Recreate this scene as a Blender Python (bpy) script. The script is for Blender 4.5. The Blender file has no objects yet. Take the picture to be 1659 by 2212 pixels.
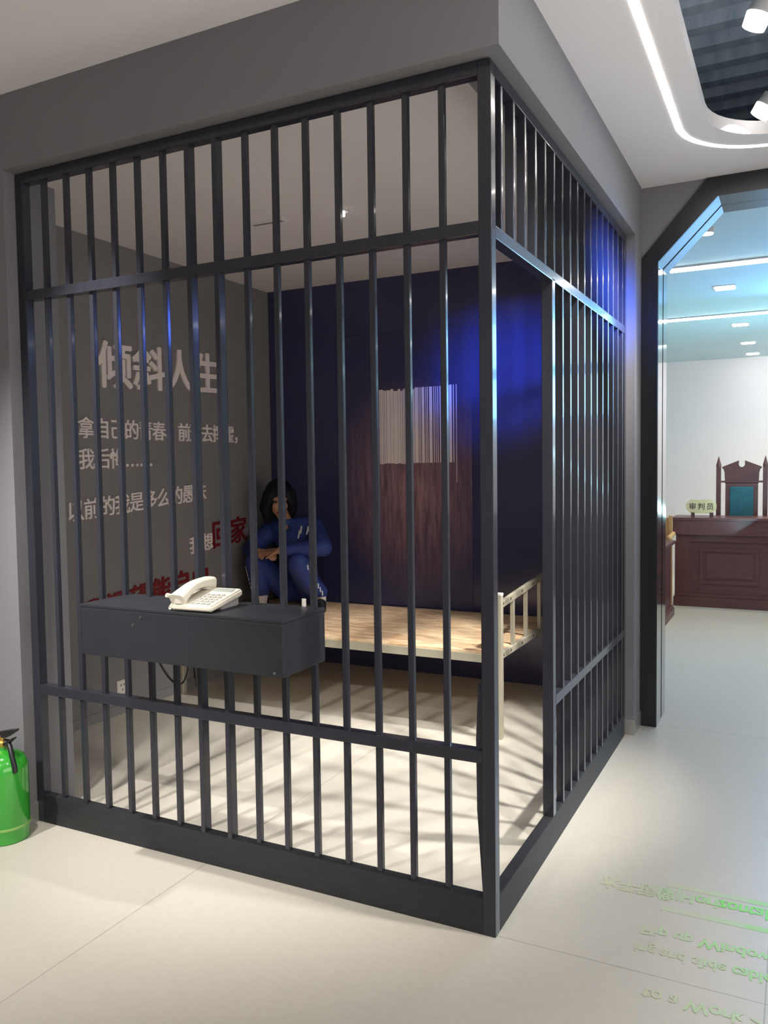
import bpy, bmesh, math, random
from mathutils import Vector, Matrix

random.seed(7)
C = bpy.context.scene.collection
SC = bpy.context.scene

# ------------------------------------------------------------------ camera
cam_d = bpy.data.cameras.new('camera')
cam = bpy.data.objects.new('camera', cam_d)
C.objects.link(cam)
CAM = Vector((0.8330, -2.3958, 1.4878))
yaw, pitch, roll = -0.46682, -0.05453, -0.01358
fwd = Vector((math.sin(yaw) * math.cos(pitch), math.cos(yaw) * math.cos(pitch), math.sin(pitch)))
r0 = Vector((math.cos(yaw), -math.sin(yaw), 0))
u0 = r0.cross(fwd)
rr = r0 * math.cos(roll) + u0 * math.sin(roll)
uu = -r0 * math.sin(roll) + u0 * math.cos(roll)
cam.matrix_world = Matrix(((rr.x, uu.x, -fwd.x, CAM.x), (rr.y, uu.y, -fwd.y, CAM.y),
                           (rr.z, uu.z, -fwd.z, CAM.z), (0, 0, 0, 1)))
cam_d.sensor_fit = 'HORIZONTAL'
cam_d.sensor_width = 36.0
cam_d.lens = 1775.83 / 1659 * 36.0
cam_d.clip_start = 0.02
SC.camera = cam

# ------------------------------------------------------------------ world, exposure
w = bpy.data.worlds.new('world')
SC.world = w
w.use_nodes = True
w.node_tree.nodes['Background'].inputs[0].default_value = (0.5, 0.52, 0.55, 1)
w.node_tree.nodes['Background'].inputs[1].default_value = 0.05
SC.view_settings.view_transform = 'Standard'
SC.view_settings.look = 'None'
SC.view_settings.gamma = 1
SC.view_settings.use_curve_mapping = False
SC.view_settings.exposure = 0.65

# light levels (tuned here)
L_STRIP = 12.0          # corridor led strip emission
L_COURT_STRIP = 11.0   # courtroom strips
L_SCREEN = 10.0         # blue video screen in the courtroom
L_SPOT = 60.0          # ceiling spots over the corridor
L_FRONT = 120.0        # spots in front of the cage
L_REAR = 2.5          # added soft fill from behind, not a lamp of the hall
L_RIGHT = 58.0         # added soft fill from the right side of the corridor
L_WALL_FILL = 40.0          # added fill to brighten the courtroom's back wall
L_COURT = 40.0         # courtroom downlights
L_CYAN = 32.0          # added cyan fill that colours the courtroom ceiling
L_BLUE = 2300.0          # added blue light for the glow on the cell's back wall

def area(name, loc, target, sx, sy, energy, col):
    d = bpy.data.lights.new(name, 'AREA'); d.shape = 'RECTANGLE'; d.size = sx; d.size_y = sy; d.energy = energy; d.color = col
    o = bpy.data.objects.new(name, d); C.objects.link(o); o.location = loc
    o.rotation_euler = (Vector(target) - Vector(loc)).to_track_quat('-Z', 'Y').to_euler()
    return o
area('rear_fill', (-1.2, -4.85, 1.7), (-1.2, 0, 1.9), 5.0, 2.2, L_REAR, (1.0, 0.97, 0.97))  # invented fill behind the camera, lifts walls and ceiling
area('side_fill', (2.34, -1.2, 1.6), (0, -1.2, 1.9), 4.5, 2.2, L_RIGHT, (1.0, 0.92, 0.86))  # invented fill out of view, brightens the side faces
area('court_wall_fill', (1.9, 8.3, 2.86), (1.4, 9.8, 1.2), 2.2, 0.15, L_WALL_FILL, (1.0, 0.93, 0.90))  # added out of view to lift the back wall, no such fixture
area('court_cyan_fill', (1.9, 6.2, 1.9), (1.2, 6.2, 2.9), 0.6, 4.0, L_CYAN, (0.42, 0.86, 1.0))  # added out of view to throw cyan on the ceiling, no such fixture

# ------------------------------------------------------------------ materials
def mat(name, col, rough=0.5, metal=0.0, emit=None, estr=0.0, spec=0.5, coat=0.0):
    m = bpy.data.materials.new(name)
    m.use_nodes = True
    b = m.node_tree.nodes['Principled BSDF']
    b.inputs['Base Color'].default_value = (*col, 1)
    b.inputs['Roughness'].default_value = rough
    b.inputs['Metallic'].default_value = metal
    b.inputs['Specular IOR Level'].default_value = spec
    b.inputs['Coat Weight'].default_value = coat
    if emit:
        b.inputs['Emission Color'].default_value = (*emit, 1)
        b.inputs['Emission Strength'].default_value = estr
    return m

def nodes(m):
    return m.node_tree.nodes, m.node_tree.links, m.node_tree.nodes['Principled BSDF']

def noisy(m, c0, c1, scale=(1, 1, 1), nscale=6.0, detail=4, bump=0.0, bscale=None):
    N, L, b = nodes(m)
    tc = N.new('ShaderNodeTexCoord'); mp = N.new('ShaderNodeMapping')
    mp.inputs['Scale'].default_value = scale
    nz = N.new('ShaderNodeTexNoise'); nz.inputs['Scale'].default_value = nscale; nz.inputs['Detail'].default_value = detail
    rp = N.new('ShaderNodeValToRGB')
    rp.color_ramp.elements[0].position = 0.3; rp.color_ramp.elements[1].position = 0.7
    rp.color_ramp.elements[0].color = (*c0, 1); rp.color_ramp.elements[1].color = (*c1, 1)
    L.new(tc.outputs['Object'], mp.inputs[0]); L.new(mp.outputs[0], nz.inputs[0])
    L.new(nz.outputs[0], rp.inputs[0]); L.new(rp.outputs[0], b.inputs['Base Color'])
    if bump:
        bp = N.new('ShaderNodeBump'); bp.inputs['Strength'].default_value = bump; bp.inputs['Distance'].default_value = 0.002
        n2 = N.new('ShaderNodeTexNoise'); n2.inputs['Scale'].default_value = bscale or nscale * 20
        L.new(tc.outputs['Object'], n2.inputs[0]); L.new(n2.outputs[0], bp.inputs['Height']); L.new(bp.outputs[0], b.inputs['Normal'])
    return m

M = {}
M['wall'] = noisy(mat('grey_wall_paint', (0.30, 0.29, 0.30), 0.75), (0.185, 0.182, 0.196), (0.197, 0.194, 0.208), nscale=2, bump=0.1)
M['wall_cell'] = noisy(mat('cell_grey_paint', (0.2, 0.2, 0.2), 0.8), (0.195, 0.188, 0.188), (0.21, 0.203, 0.203), nscale=2, bump=0.1)
M['ceiling'] = noisy(mat('ceiling_paint', (0.6, 0.58, 0.56), 0.85), (0.84, 0.82, 0.82), (0.87, 0.85, 0.85), nscale=1.5)
M['ceil_cell'] = noisy(mat('cell_ceiling_paint', (0.5, 0.48, 0.46), 0.85), (0.68, 0.65, 0.645), (0.71, 0.68, 0.675), nscale=1.5)
M['white'] = noisy(mat('white_panel', (0.75, 0.74, 0.74), 0.6), (0.72, 0.70, 0.71), (0.76, 0.75, 0.76), nscale=1)
M['steel'] = mat('dark_powder_coat', (0.020, 0.021, 0.027), 0.2, spec=0.28, coat=0.32)
M['steel'].node_tree.nodes['Principled BSDF'].inputs['Coat Roughness'].default_value = 0.07
noisy(M['steel'], (0.024, 0.025, 0.034), (0.030, 0.031, 0.041), (1, 1, 0.1), 30)
M['kick'] = noisy(mat('dark_board_paint', (0.02, 0.02, 0.025), 0.5, spec=0.25), (0.022, 0.023, 0.026), (0.029, 0.030, 0.033), (1, 1, 6), 12)
M['box'] = noisy(mat('dark_box_paint', (0.03, 0.03, 0.037), 0.45), (0.017, 0.018, 0.024), (0.020, 0.021, 0.027), nscale=8)
M['navy'] = noisy(mat('navy_gloss_wall', (0.008, 0.010, 0.022), 0.16), (0.040, 0.040, 0.098), (0.046, 0.046, 0.11), nscale=2)
M['blackgloss'] = mat('black_gloss_metal', (0.012, 0.014, 0.017), 0.08, coat=0.6)
M['portal'] = mat('black_portal_paint', (0.012, 0.014, 0.018), 0.32)
M['satin'] = mat('grey_satin_metal', (0.10, 0.11, 0.12), 0.45)
M['silver'] = mat('brushed_steel', (0.55, 0.55, 0.55), 0.28, 1.0)
M['skirting'] = mat('grey_metal_skirting', (0.45, 0.44, 0.43), 0.35, 0.6)
M['cream'] = mat('cream_plastic', (0.66, 0.62, 0.52), 0.35)
M['creamkey'] = mat('grey_key_plastic', (0.36, 0.35, 0.33), 0.5)
M['lcd'] = mat('phone_display', (0.35, 0.38, 0.34), 0.2)
M['whitep'] = mat('white_plastic', (0.72, 0.68, 0.62), 0.4)
M['blackp'] = mat('black_plastic', (0.012, 0.012, 0.014), 0.4)
M['green'] = mat('green_enamel', (0.035, 0.33, 0.03), 0.16, coat=0.5)
M['greenband'] = mat('pale_green_band', (0.22, 0.42, 0.10), 0.3)
M['brass'] = mat('brass', (0.62, 0.38, 0.08), 0.3, 0.8)
M['red'] = mat('red_letter_acrylic', (0.17, 0.010, 0.016), 0.5)
M['letter'] = mat('pale_letter_acrylic', (0.80, 0.73, 0.69), 0.5)
M['bedmetal'] = noisy(mat('beige_bed_enamel', (0.40, 0.37, 0.28), 0.4), (0.38, 0.35, 0.26), (0.44, 0.41, 0.32), nscale=9)
M['rust'] = mat('rusty_weld', (0.10, 0.06, 0.035), 0.8)
M['skin'] = mat('skin', (0.36, 0.18, 0.105), 0.5)
M['hair'] = mat('black_hair', (0.005, 0.005, 0.009), 0.6, spec=0.2)
M['blue'] = noisy(mat('blue_tracksuit', (0.025, 0.06, 0.30), 0.7), (0.015, 0.033, 0.165), (0.020, 0.044, 0.21), nscale=12, bump=0.3)
M['stripe'] = mat('white_fabric_stripe', (0.6, 0.6, 0.62), 0.7)
M['sock'] = mat('white_sock', (0.55, 0.5, 0.48), 0.8)
M['wood_red'] = noisy(mat('dark_red_wood', (0.07, 0.025, 0.022), 0.35), (0.090, 0.034, 0.036), (0.122, 0.047, 0.045), (1, 1, 8), 4)
M['wood_tan'] = mat('tan_wood', (0.45, 0.25, 0.10), 0.5)
M['teal'] = noisy(mat('teal_leather', (0.01, 0.10, 0.13), 0.45), (0.008, 0.075, 0.10), (0.013, 0.12, 0.15), nscale=12)
M['gold'] = mat('pale_gold_plate', (0.58, 0.44, 0.25), 0.4)
M['ink'] = mat('dark_ink', (0.02, 0.02, 0.02), 0.6)
M['lamp'] = mat('lamp_lens', (1, 1, 1), 0.3, emit=(1.0, 0.97, 0.94), estr=2.5)
M['lampdim'] = mat('downlight_lens', (1, 1, 1), 0.3, emit=(1.0, 0.97, 0.94), estr=6)
M['strip'] = mat('led_strip', (1, 1, 1), 0.4, emit=(1.0, 0.95, 0.88), estr=L_STRIP)
M['cstrip'] = mat('led_strip_cool', (1, 1, 1), 0.4, emit=(1.0, 0.97, 0.93), estr=L_COURT_STRIP)
M['screen'] = mat('blue_screen', (0.02, 0.02, 0.02), 0.3, emit=(0.22, 0.55, 1.0), estr=L_SCREEN)
M['lampbody'] = mat('white_lamp_body', (0.6, 0.6, 0.6), 0.4)

# floor: big beige tiles, thin joints
def floor_mat():
    m = mat('beige_floor_tile', (0.55, 0.52, 0.44), 0.34)
    N, L, b = nodes(m)
    tc = N.new('ShaderNodeTexCoord')
    mp = N.new('ShaderNodeMapping'); mp.inputs['Location'].default_value = (1.15 + 1.92 * 20, -0.015 + 2.40 * 20, 0)
    L.new(tc.outputs['Object'], mp.inputs[0])
    br = N.new('ShaderNodeTexBrick')
    br.offset = 0.0; br.squash = 1.0
    br.inputs['Scale'].default_value = 1.0
    br.inputs['Brick Width'].default_value = 1.92; br.inputs['Row Height'].default_value = 2.40
    br.inputs['Mortar Size'].default_value = 0.0022; br.inputs['Mortar Smooth'].default_value = 0.3
    br.inputs['Color1'].default_value = (0.56, 0.525, 0.45, 1); br.inputs['Color2'].default_value = (0.545, 0.51, 0.437, 1)
    br.inputs['Mortar'].default_value = (0.34, 0.32, 0.27, 1)
    L.new(mp.outputs[0], br.inputs[0])
    nz = N.new('ShaderNodeTexNoise'); nz.inputs['Scale'].default_value = 35; nz.inputs['Detail'].default_value = 6
    L.new(tc.outputs['Object'], nz.inputs[0])
    mx = N.new('ShaderNodeMixRGB'); mx.blend_type = 'MULTIPLY'; mx.inputs[0].default_value = 0.12
    L.new(br.outputs[0], mx.inputs[1]); L.new(nz.outputs[0], mx.inputs[2]); L.new(mx.outputs[0], b.inputs['Base Color'])
    return m
M['floor'] = floor_mat()
M['ceil_court'] = noisy(mat('glare_tinted_ceiling', (0.6, 0.8, 0.85), 0.7), (0.58, 0.78, 0.84), (0.62, 0.82, 0.88), nscale=1)  # cyan glare painted into the ceiling colour

def plywood_mat():
    m = mat('plywood_board', (0.5, 0.33, 0.18), 0.55)
    N, L, b = nodes(m)
    tc = N.new('ShaderNodeTexCoord')
    mp = N.new('ShaderNodeMapping'); mp.inputs['Scale'].default_value = (1.3, 5, 1)
    nz = N.new('ShaderNodeTexNoise'); nz.inputs['Scale'].default_value = 5; nz.inputs['Detail'].default_value = 5; nz.inputs['Distortion'].default_value = 0.8
    rp = N.new('ShaderNodeValToRGB')
    e = rp.color_ramp.elements
    e[0].position = 0.35; e[0].color = (0.60, 0.37, 0.20, 1); e[1].position = 0.62; e[1].color = (0.90, 0.68, 0.44, 1)
    L.new(tc.outputs['Object'], mp.inputs[0]); L.new(mp.outputs[0], nz.inputs[0]); L.new(nz.outputs[0], rp.inputs[0])
    L.new(rp.outputs[0], b.inputs['Base Color'])
    return m
M['ply'] = plywood_mat()

def deck_mat():
    m = mat('dark_roof_deck', (0.05, 0.055, 0.065), 0.6)
    return noisy(m, (0.34, 0.46, 0.58), (0.58, 0.70, 0.82), (4, 0.7, 1), 4)
M['deck'] = deck_mat()

def mural_mat():
    # printed picture: purple brown streaks that fade into the navy at its rim
    m = mat('printed_mural', (0.05, 0.03, 0.04), 0.28)
    N, L, b = nodes(m)
    tc = N.new('ShaderNodeTexCoord')
    mp = N.new('ShaderNodeMapping'); mp.inputs['Scale'].default_value = (14, 1, 1.6); mp.inputs['Rotation'].default_value = (0, 0.22, 0)
    nz = N.new('ShaderNodeTexNoise'); nz.inputs['Scale'].default_value = 2.2; nz.inputs['Detail'].default_value = 6; nz.inputs['Roughness'].default_value = 0.65
    L.new(tc.outputs['Object'], mp.inputs[0]); L.new(mp.outputs[0], nz.inputs[0])
    g = N.new('ShaderNodeMapping'); g.vector_type = 'TEXTURE'
    g.inputs['Location'].default_value = (0.06, 0, -0.10); g.inputs['Scale'].default_value = (0.68, 1, 0.80)
    gt = N.new('ShaderNodeTexGradient'); gt.gradient_type = 'SPHERICAL'
    L.new(tc.outputs['Object'], g.inputs[0]); L.new(g.outputs[0], gt.inputs[0])
    rp = N.new('ShaderNodeValToRGB')
    e = rp.color_ramp.elements
    e[0].position = 0.30; e[0].color = (0.10, 0.055, 0.085, 1); e[1].position = 0.72; e[1].color = (0.52, 0.30, 0.32, 1)
    L.new(nz.outputs[0], rp.inputs[0])
    mx = N.new('ShaderNodeMixRGB'); mx.inputs[1].default_value = (0.042, 0.042, 0.10, 1)
    L.new(gt.outputs[0], mx.inputs[0]); L.new(rp.outputs[0], mx.inputs[2]); L.new(mx.outputs[0], b.inputs['Base Color'])
    return m
M['mural'] = mural_mat()
M['muralwhite'] = noisy(mat('printed_pale_stripe', (0.5, 0.45, 0.45), 0.3), (0.76, 0.68, 0.68), (0.86, 0.78, 0.78), (1, 1, 1), 3)
GREENS = [mat('painted_projection_bright', (0.22, 0.72, 0.10), 0.4), mat('painted_projection_mid', (0.36, 0.62, 0.24), 0.4),
          mat('painted_projection_pale', (0.45, 0.57, 0.33), 0.4), mat('painted_projection_faint', (0.50, 0.53, 0.36), 0.4)]  # projected light painted as plain green colour, fading in steps

# ------------------------------------------------------------------ helpers
def box(bm, x0, x1, y0, y1, z0, z1, bev=0.0):
    g = bmesh.ops.create_cube(bm, size=1)
    vs = g['verts']
    bmesh.ops.scale(bm, vec=(x1 - x0, y1 - y0, z1 - z0), verts=vs)
    bmesh.ops.translate(bm, vec=((x0 + x1) / 2, (y0 + y1) / 2, (z0 + z1) / 2), verts=vs)
    if bev:
        es = list({e for v in vs for e in v.link_edges})
        bmesh.ops.bevel(bm, geom=es, offset=bev, segments=2, affect='EDGES', profile=0.7)
    return bm

def B(x0, x1, y0, y1, z0, z1, bev=0.0):
    return box(bmesh.new(), x0, x1, y0, y1, z0, z1, bev)

def cyl(bm, p0, p1, r0, r1=None, n=24):
    p0 = Vector(p0); p1 = Vector(p1); r1 = r0 if r1 is None else r1
    d = p1 - p0
    g = bmesh.ops.create_cone(bm, cap_ends=True, segments=n, radius1=r0, radius2=r1, depth=d.length)
    q = Vector((0, 0, 1)).rotation_difference(d.normalized()) if d.length > 1e-9 else Matrix.Identity(3).to_quaternion()
    bmesh.ops.rotate(bm, cent=(0, 0, 0), matrix=q.to_matrix(), verts=g['verts'])
    bmesh.ops.translate(bm, vec=(p0 + p1) / 2, verts=g['verts'])
    return bm

def ball(bm, c, r, sc=(1, 1, 1), n=16, rot=None):
    g = bmesh.ops.create_uvsphere(bm, u_segments=n * 2, v_segments=n, radius=1)
    bmesh.ops.scale(bm, vec=(r * sc[0], r * sc[1], r * sc[2]), verts=g['verts'])
    if rot is not None:
        bmesh.ops.rotate(bm, cent=(0, 0, 0), matrix=rot, verts=g['verts'])
    bmesh.ops.translate(bm, vec=c, verts=g['verts'])
    return bm

def capsule(bm, p0, r0, p1, r1):
    ball(bm, p0, r0, n=10); ball(bm, p1, r1, n=10)
    if (Vector(p1) - Vector(p0)).length > 1e-6:
        cyl(bm, p0, p1, r0, r1, 20)
    return bm

def lathe(bm, prof, n=40, cx=0, cy=0):
    rings = []
    for r, z in prof:
        rings.append([bm.verts.new((cx + max(r, 1e-5) * math.cos(2 * math.pi * k / n), cy + max(r, 1e-5) * math.sin(2 * math.pi * k / n), z)) for k in range(n)])
    for a, b in zip(rings, rings[1:]):
        for k in range(n):
            bm.faces.new((a[k], a[(k + 1) % n], b[(k + 1) % n], b[k]))
    bm.faces.new(list(reversed(rings[0]))); bm.faces.new(rings[-1])
    return bm

def tube(bm, pts, r, n=10, closed=False):
    pts = [Vector(p) for p in pts]
    rings = []
    up = Vector((0.13, 0.31, 0.94)).normalized()
    for i, p in enumerate(pts):
        a = pts[i - 1] if i else pts[0]; b = pts[i + 1] if i < len(pts) - 1 else pts[-1]
        t = (b - a).normalized()
        s = t.cross(up)
        if s.length < 1e-3:
            s = t.cross(Vector((1, 0, 0)))
        s.normalize(); q = s.cross(t)
        rings.append([bm.verts.new(p + r * (s * math.cos(2 * math.pi * k / n) + q * math.sin(2 * math.pi * k / n))) for k in range(n)])
    for a, b in zip(rings, rings[1:]):
        for k in range(n):
            bm.faces.new((a[k], a[(k + 1) % n], b[(k + 1) % n], b[k]))
    bm.faces.new(rings[0]); bm.faces.new(list(reversed(rings[-1])))
    return bm

def prism(bm, poly, axis, a, b):
    """extrude a 2D polygon along an axis; poly gives the other two coordinates in order"""
    def P(u, v, t):
        return {'x': (t, u, v), 'y': (u, t, v), 'z': (u, v, t)}[axis]
    lo = [bm.verts.new(P(u, v, a)) for u, v in poly]
    hi = [bm.verts.new(P(u, v, b)) for u, v in poly]
    n = len(poly)
    bm.faces.new(lo); bm.faces.new(list(reversed(hi)))
    for k in range(n):
        bm.faces.new((lo[k], hi[k], hi[(k + 1) % n], lo[(k + 1) % n]))
    return bm

def obj(name, bm, m, parent=None, local=False, smooth=False):
    if parent is not None and not local:
        p = parent
        off = Vector((0, 0, 0))
        while p is not None:
            off += p.location; p = p.parent
        bmesh.ops.translate(bm, vec=-off, verts=bm.verts)
    bmesh.ops.recalc_face_normals(bm, faces=bm.faces)
    me = bpy.data.meshes.new(name)
    bm.to_mesh(me); bm.free()
    me.materials.append(m)
    if smooth:
        for p in me.polygons:
            p.use_smooth = True
        try:
            me.set_sharp_from_angle(angle=math.radians(40))
        except Exception:
            pass
    o = bpy.data.objects.new(name, me); C.objects.link(o)
    if parent is not None:
        o.parent = parent
    return o

def thing(name, label, cat, loc=(0, 0, 0), rotz=0.0, group=None):
    o = bpy.data.objects.new(name, None); C.objects.link(o)
    o.empty_display_size = 0.1
    o.location = loc; o.rotation_euler = (0, 0, rotz)
    o['label'] = label; o['category'] = cat
    if group:
        o['group'] = group
    return o

def tag(o, label, cat, group=None):
    o['label'] = label; o['category'] = cat
    if group:
        o['group'] = group
    return o

def struct(name, bm, m, parent=None):
    o = obj(name, bm, m, parent)
    if parent is None:
        o['kind'] = 'structure'
    return o

def mesh_copy(src, name, parent, loc):
    o = src.copy(); o.name = name; C.objects.link(o); o.parent = parent; o.location = loc
    return o

def light(name, kind, loc, energy, col=(1, 1, 1), target=None, parent=None, **kw):
    d = bpy.data.lights.new(name, kind); d.energy = energy; d.color = col
    for k, v in kw.items():
        setattr(d, k, v)
    o = bpy.data.objects.new(name, d); C.objects.link(o)
    if parent is not None:
        o.parent = parent
        o.location = Vector(loc) - parent.location
    else:
        o.location = loc
    if target is not None:
        o.rotation_euler = (Vector(target) - Vector(loc)).to_track_quat('-Z', 'Y').to_euler()
    return o

def text_mesh(s, bold=0.0, extrude=0.0):
    cu = bpy.data.curves.new('lettering', 'FONT')
    cu.body = s; cu.size = 1.0; cu.offset = bold; cu.extrude = extrude; cu.resolution_u = 4
    o = bpy.data.objects.new('lettering', cu); C.objects.link(o)
    dg = bpy.context.evaluated_depsgraph_get(); dg.update()
    me = bpy.data.meshes.new_from_object(o.evaluated_get(dg))
    C.objects.unlink(o); bpy.data.objects.remove(o)
    bm = bmesh.new(); bm.from_mesh(me); bpy.data.meshes.remove(me)
    bmesh.ops.remove_doubles(bm, verts=bm.verts, dist=1e-6)
    return bm

def heavy_text(s, bold, step):
    # heavier strokes: the glyph laid over itself with small shifts, each layer a hair above the last
    base = text_mesh(s, 0.0)
    if bold <= 0:
        return base
    me = bpy.data.meshes.new('glyph'); base.to_mesh(me); base.free()
    bm = bmesh.new()
    n = 8
    for i in range(n + 1):
        a = 2 * math.pi * i / n
        dx, dy = (bold * math.cos(a), bold * math.sin(a) * 0.7) if i < n else (0, 0)
        k0 = len(bm.verts)
        bm.from_mesh(me); bm.verts.ensure_lookup_table()
        bmesh.ops.translate(bm, vec=(dx, dy, i * step), verts=bm.verts[k0:])
    bpy.data.meshes.remove(me)
    return bm

def blob(parts_fn, voxel, smooth=3):
    """one continuous skin over overlapping solids"""
    bm = bmesh.new(); parts_fn(bm)
    me = bpy.data.meshes.new('blob'); bm.to_mesh(me); bm.free()
    o = bpy.data.objects.new('blob', me); C.objects.link(o)
    md = o.modifiers.new('r', 'REMESH'); md.mode = 'VOXEL'; md.voxel_size = voxel
    dg = bpy.context.evaluated_depsgraph_get(); dg.update()
    m2 = bpy.data.meshes.new_from_object(o.evaluated_get(dg))
    C.objects.unlink(o); bpy.data.objects.remove(o)
    b2 = bmesh.new(); b2.from_mesh(m2); bpy.data.meshes.remove(m2)
    for _ in range(smooth):
        bmesh.ops.smooth_vert(b2, verts=b2.verts, factor=0.5, use_axis_x=True, use_axis_y=True, use_axis_z=True)
    return b2

# ------------------------------------------------------------------ the setting
HC = 3.0           # corridor ceiling
ZF = 2.705         # underside of the bulkhead over the cage
XF, YF = 0.045, -0.055   # outer faces of the bulkhead
XL, YB = -2.855, 2.97    # cell: left wall and back wall
HCELL = 2.85

struct('floor', B(-5, 3.2, -5, 10.6, -0.1, 0), M['floor'])

# bulkhead and wall beside the cage
bm = bmesh.new()
box(bm, -5, XF, YF, 0.115, ZF, HC)
box(bm, -5, -2.05, YF, 0.205, 0, ZF)
struct('wall_front', bm, M['wall'])
bm = bmesh.new()
box(bm, -0.12, XF, 0.115, 2.40, ZF, HC)
box(bm, -0.12, XF, 2.178, 2.40, 0, ZF)
box(bm, -0.12, 0.04, 2.40, 3.07, 0, HC)
struct('wall_right', bm, M['wall'])
struct('wall_left', B(XL - 0.1, XL, 0.205, 3.07, 0, HC), M['wall_cell'])
struct('wall_back', B(XL, -0.12, YB, YB + 0.1, 0, HC), M['navy'])
bm = bmesh.new()
box(bm, XL, -0.12, 0.115, YB, HCELL, HCELL + 0.1)
struct('ceiling_cell', bm, M['ceil_cell'])

# corridor ceiling with a rounded opening to the roof deck
def rounded_rect(x0, x1, y0, y1, r, n=10):
    out = []
    for cx, cy, a0 in ((x1 - r, y1 - r, 0), (x0 + r, y1 - r, 90), (x0 + r, y0 + r, 180), (x1 - r, y0 + r, 270)):
        for k in range(n + 1):
            a = math.radians(a0 + 90 * k / n)
            out.append((cx + r * math.cos(a), cy + r * math.sin(a)))
    return out

def plate_with_hole(outer, inner, z0, z1):
    bm = bmesh.new()
    vo = [bm.verts.new((x, y, z0)) for x, y in outer]; vi = [bm.verts.new((x, y, z0)) for x, y in inner]
    es = [bm.edges.new((v[k], v[(k + 1) % len(v)])) for v in (vo, vi) for k in range(len(v))]
    bmesh.ops.triangle_fill(bm, edges=es, use_beauty=True)
    geo = list(bm.faces)
    ex = bmesh.ops.extrude_face_region(bm, geom=geo)
    bmesh.ops.translate(bm, vec=(0, 0, z1 - z0), verts=[v for v in ex['geom'] if isinstance(v, bmesh.types.BMVert)])
    return bm

hole = rounded_rect(0.45, 1.95, -4.2, 1.90, 0.36)
struct('ceiling', plate_with_hole([(-5, -5), (2.5, -5), (2.5, 2.66), (-5, 2.66)], hole, HC, HC + 0.06), M['ceiling'])
# roof deck: shallow trapezoid ribs running across
bm = bmesh.new()
prof = []
y = -5.0
while y < 4.4:
    prof += [(y, 3.75), (y + 0.08, 3.75), (y + 0.11, 3.68), (y + 0.19, 3.68)]
    y += 0.22
prof += [(y, 3.9), (-5.0, 3.9)]
prism(bm, prof, 'x', -5, 3.2)
struct('ceiling_deck', bm, M['deck'])
bm = bmesh.new()
box(bm, -5.1, -5, -5, 4.4, HC + 0.06, 3.9); box(bm, 3.2, 3.3, -5, 4.4, HC + 0.06, 3.9)
box(bm, -5, 3.2, 4.4, 4.5, HC + 0.06, 3.9); box(bm, -5, 3.2, -5.1, -5, HC + 0.06, 3.9)
struct('wall_plenum', bm, M['deck'])
# far sides of the corridor (behind and beside the camera)
struct('wall_corridor_right', B(2.4, 2.5, -5, 2.4, 0, HC), M['white'])
struct('wall_corridor_left', B(-5.1, -5, -5, YF, 0, HC), M['white'])
struct('wall_corridor_rear', B(-5, 2.5, -5.1, -5, 0, HC), M['white'])

# wall with the octagonal portal
bm = bmesh.new()
prism(bm, [(XF - 0.02, 2.60), (XF - 0.02, HC), (0.39, HC)], 'y', 2.378, 2.66)
prism(bm, [(2.5, 2.60), (2.5, HC), (1.97, HC), (2.31, 2.60)], 'y', 2.378, 2.66)
box(bm, 2.31, 2.5, 2.378, 2.66, 0, 2.60)
box(bm, 0.0, XF, 2.40, 2.66, 0, HC)
struct('wall_far', bm, M['wall'])

def octo(inset, ztop, zc):
    x0, x1 = 0.047 + inset, 2.313 - inset
    return [(x0, 0), (x0, zc), (x0 + 0.335 - inset * 0.35, ztop), (x1 - 0.335 + inset * 0.35, ztop), (x1, zc), (x1, 0)]
def portal_ring(y0, y1, inset, ks=range(5)):
    bm = bmesh.new()
    o = octo(0, HC - 0.002, 2.615); i = octo(inset, 2.897, 2.587)
    for k in ks:
        prism(bm, [o[k], o[k + 1], i[k + 1], i[k]], 'y', y0, y1)
    return bm
pf = struct('trim_portal', portal_ring(2.366, 2.376, 0.086), M['portal'])
struct('portal_jamb', portal_ring(2.376, 2.535, 0.088, (0, 4)), M['blackgloss'], pf)
struct('portal_head', portal_ring(2.376, 2.535, 0.088, (1, 2, 3)), M['satin'], pf)
struct('portal_groove', portal_ring(2.535, 2.565, 0.080), M['blackp'], pf)
struct('portal_jamb', portal_ring(2.565, 2.70, 0.088, (0, 4)), M['blackgloss'], pf)
struct('portal_head', portal_ring(2.565, 2.70, 0.088, (1, 2, 3)), M['satin'], pf)

# courtroom shell
HK = 2.90
bm = bmesh.new(); box(bm, -3.0, 3.1, 2.70, 9.9, HK, HK + 0.1)
struct('ceiling_courtroom', bm, M['ceil_court'])
struct('wall_courtroom_back', B(-3.0, 3.1, 9.8, 9.9, 0, HK), M['white'])
struct('wall_courtroom_left', B(-3.1, -3.0, 3.07, 9.9, 0, HK), M['white'])
struct('wall_courtroom_right', B(3.1, 3.2, 2.70, 9.9, 0, HK), M['white'])
bm = bmesh.new(); box(bm, -3.0, -0.12, 3.07, 3.17, 0, HK); box(bm, 2.40, 3.1, 2.66, 2.76, 0, HK)
struct('wall_courtroom_front', bm, M['white'])

# skirtings
struct('baseboard_left', B(-5, -2.052, YF - 0.008, YF, 0, 0.085), M['skirting'])
bm = bmesh.new(); box(bm, XF, XF + 0.006, 2.178, 2.366, 0, 0.085); box(bm, 0.0, XF + 0.006, 2.172, 2.178, 0, 0.085)
struct('baseboard_right', bm, M['skirting'])
struct('baseboard_jamb', B(-2.05, -2.044, YF, 0.0, 0, 0.085), M['skirting'])
struct('baseboard_cell', B(XL, XL + 0.008, 0.21, YB, 0, 0.06), M['wall_cell'])

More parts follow.
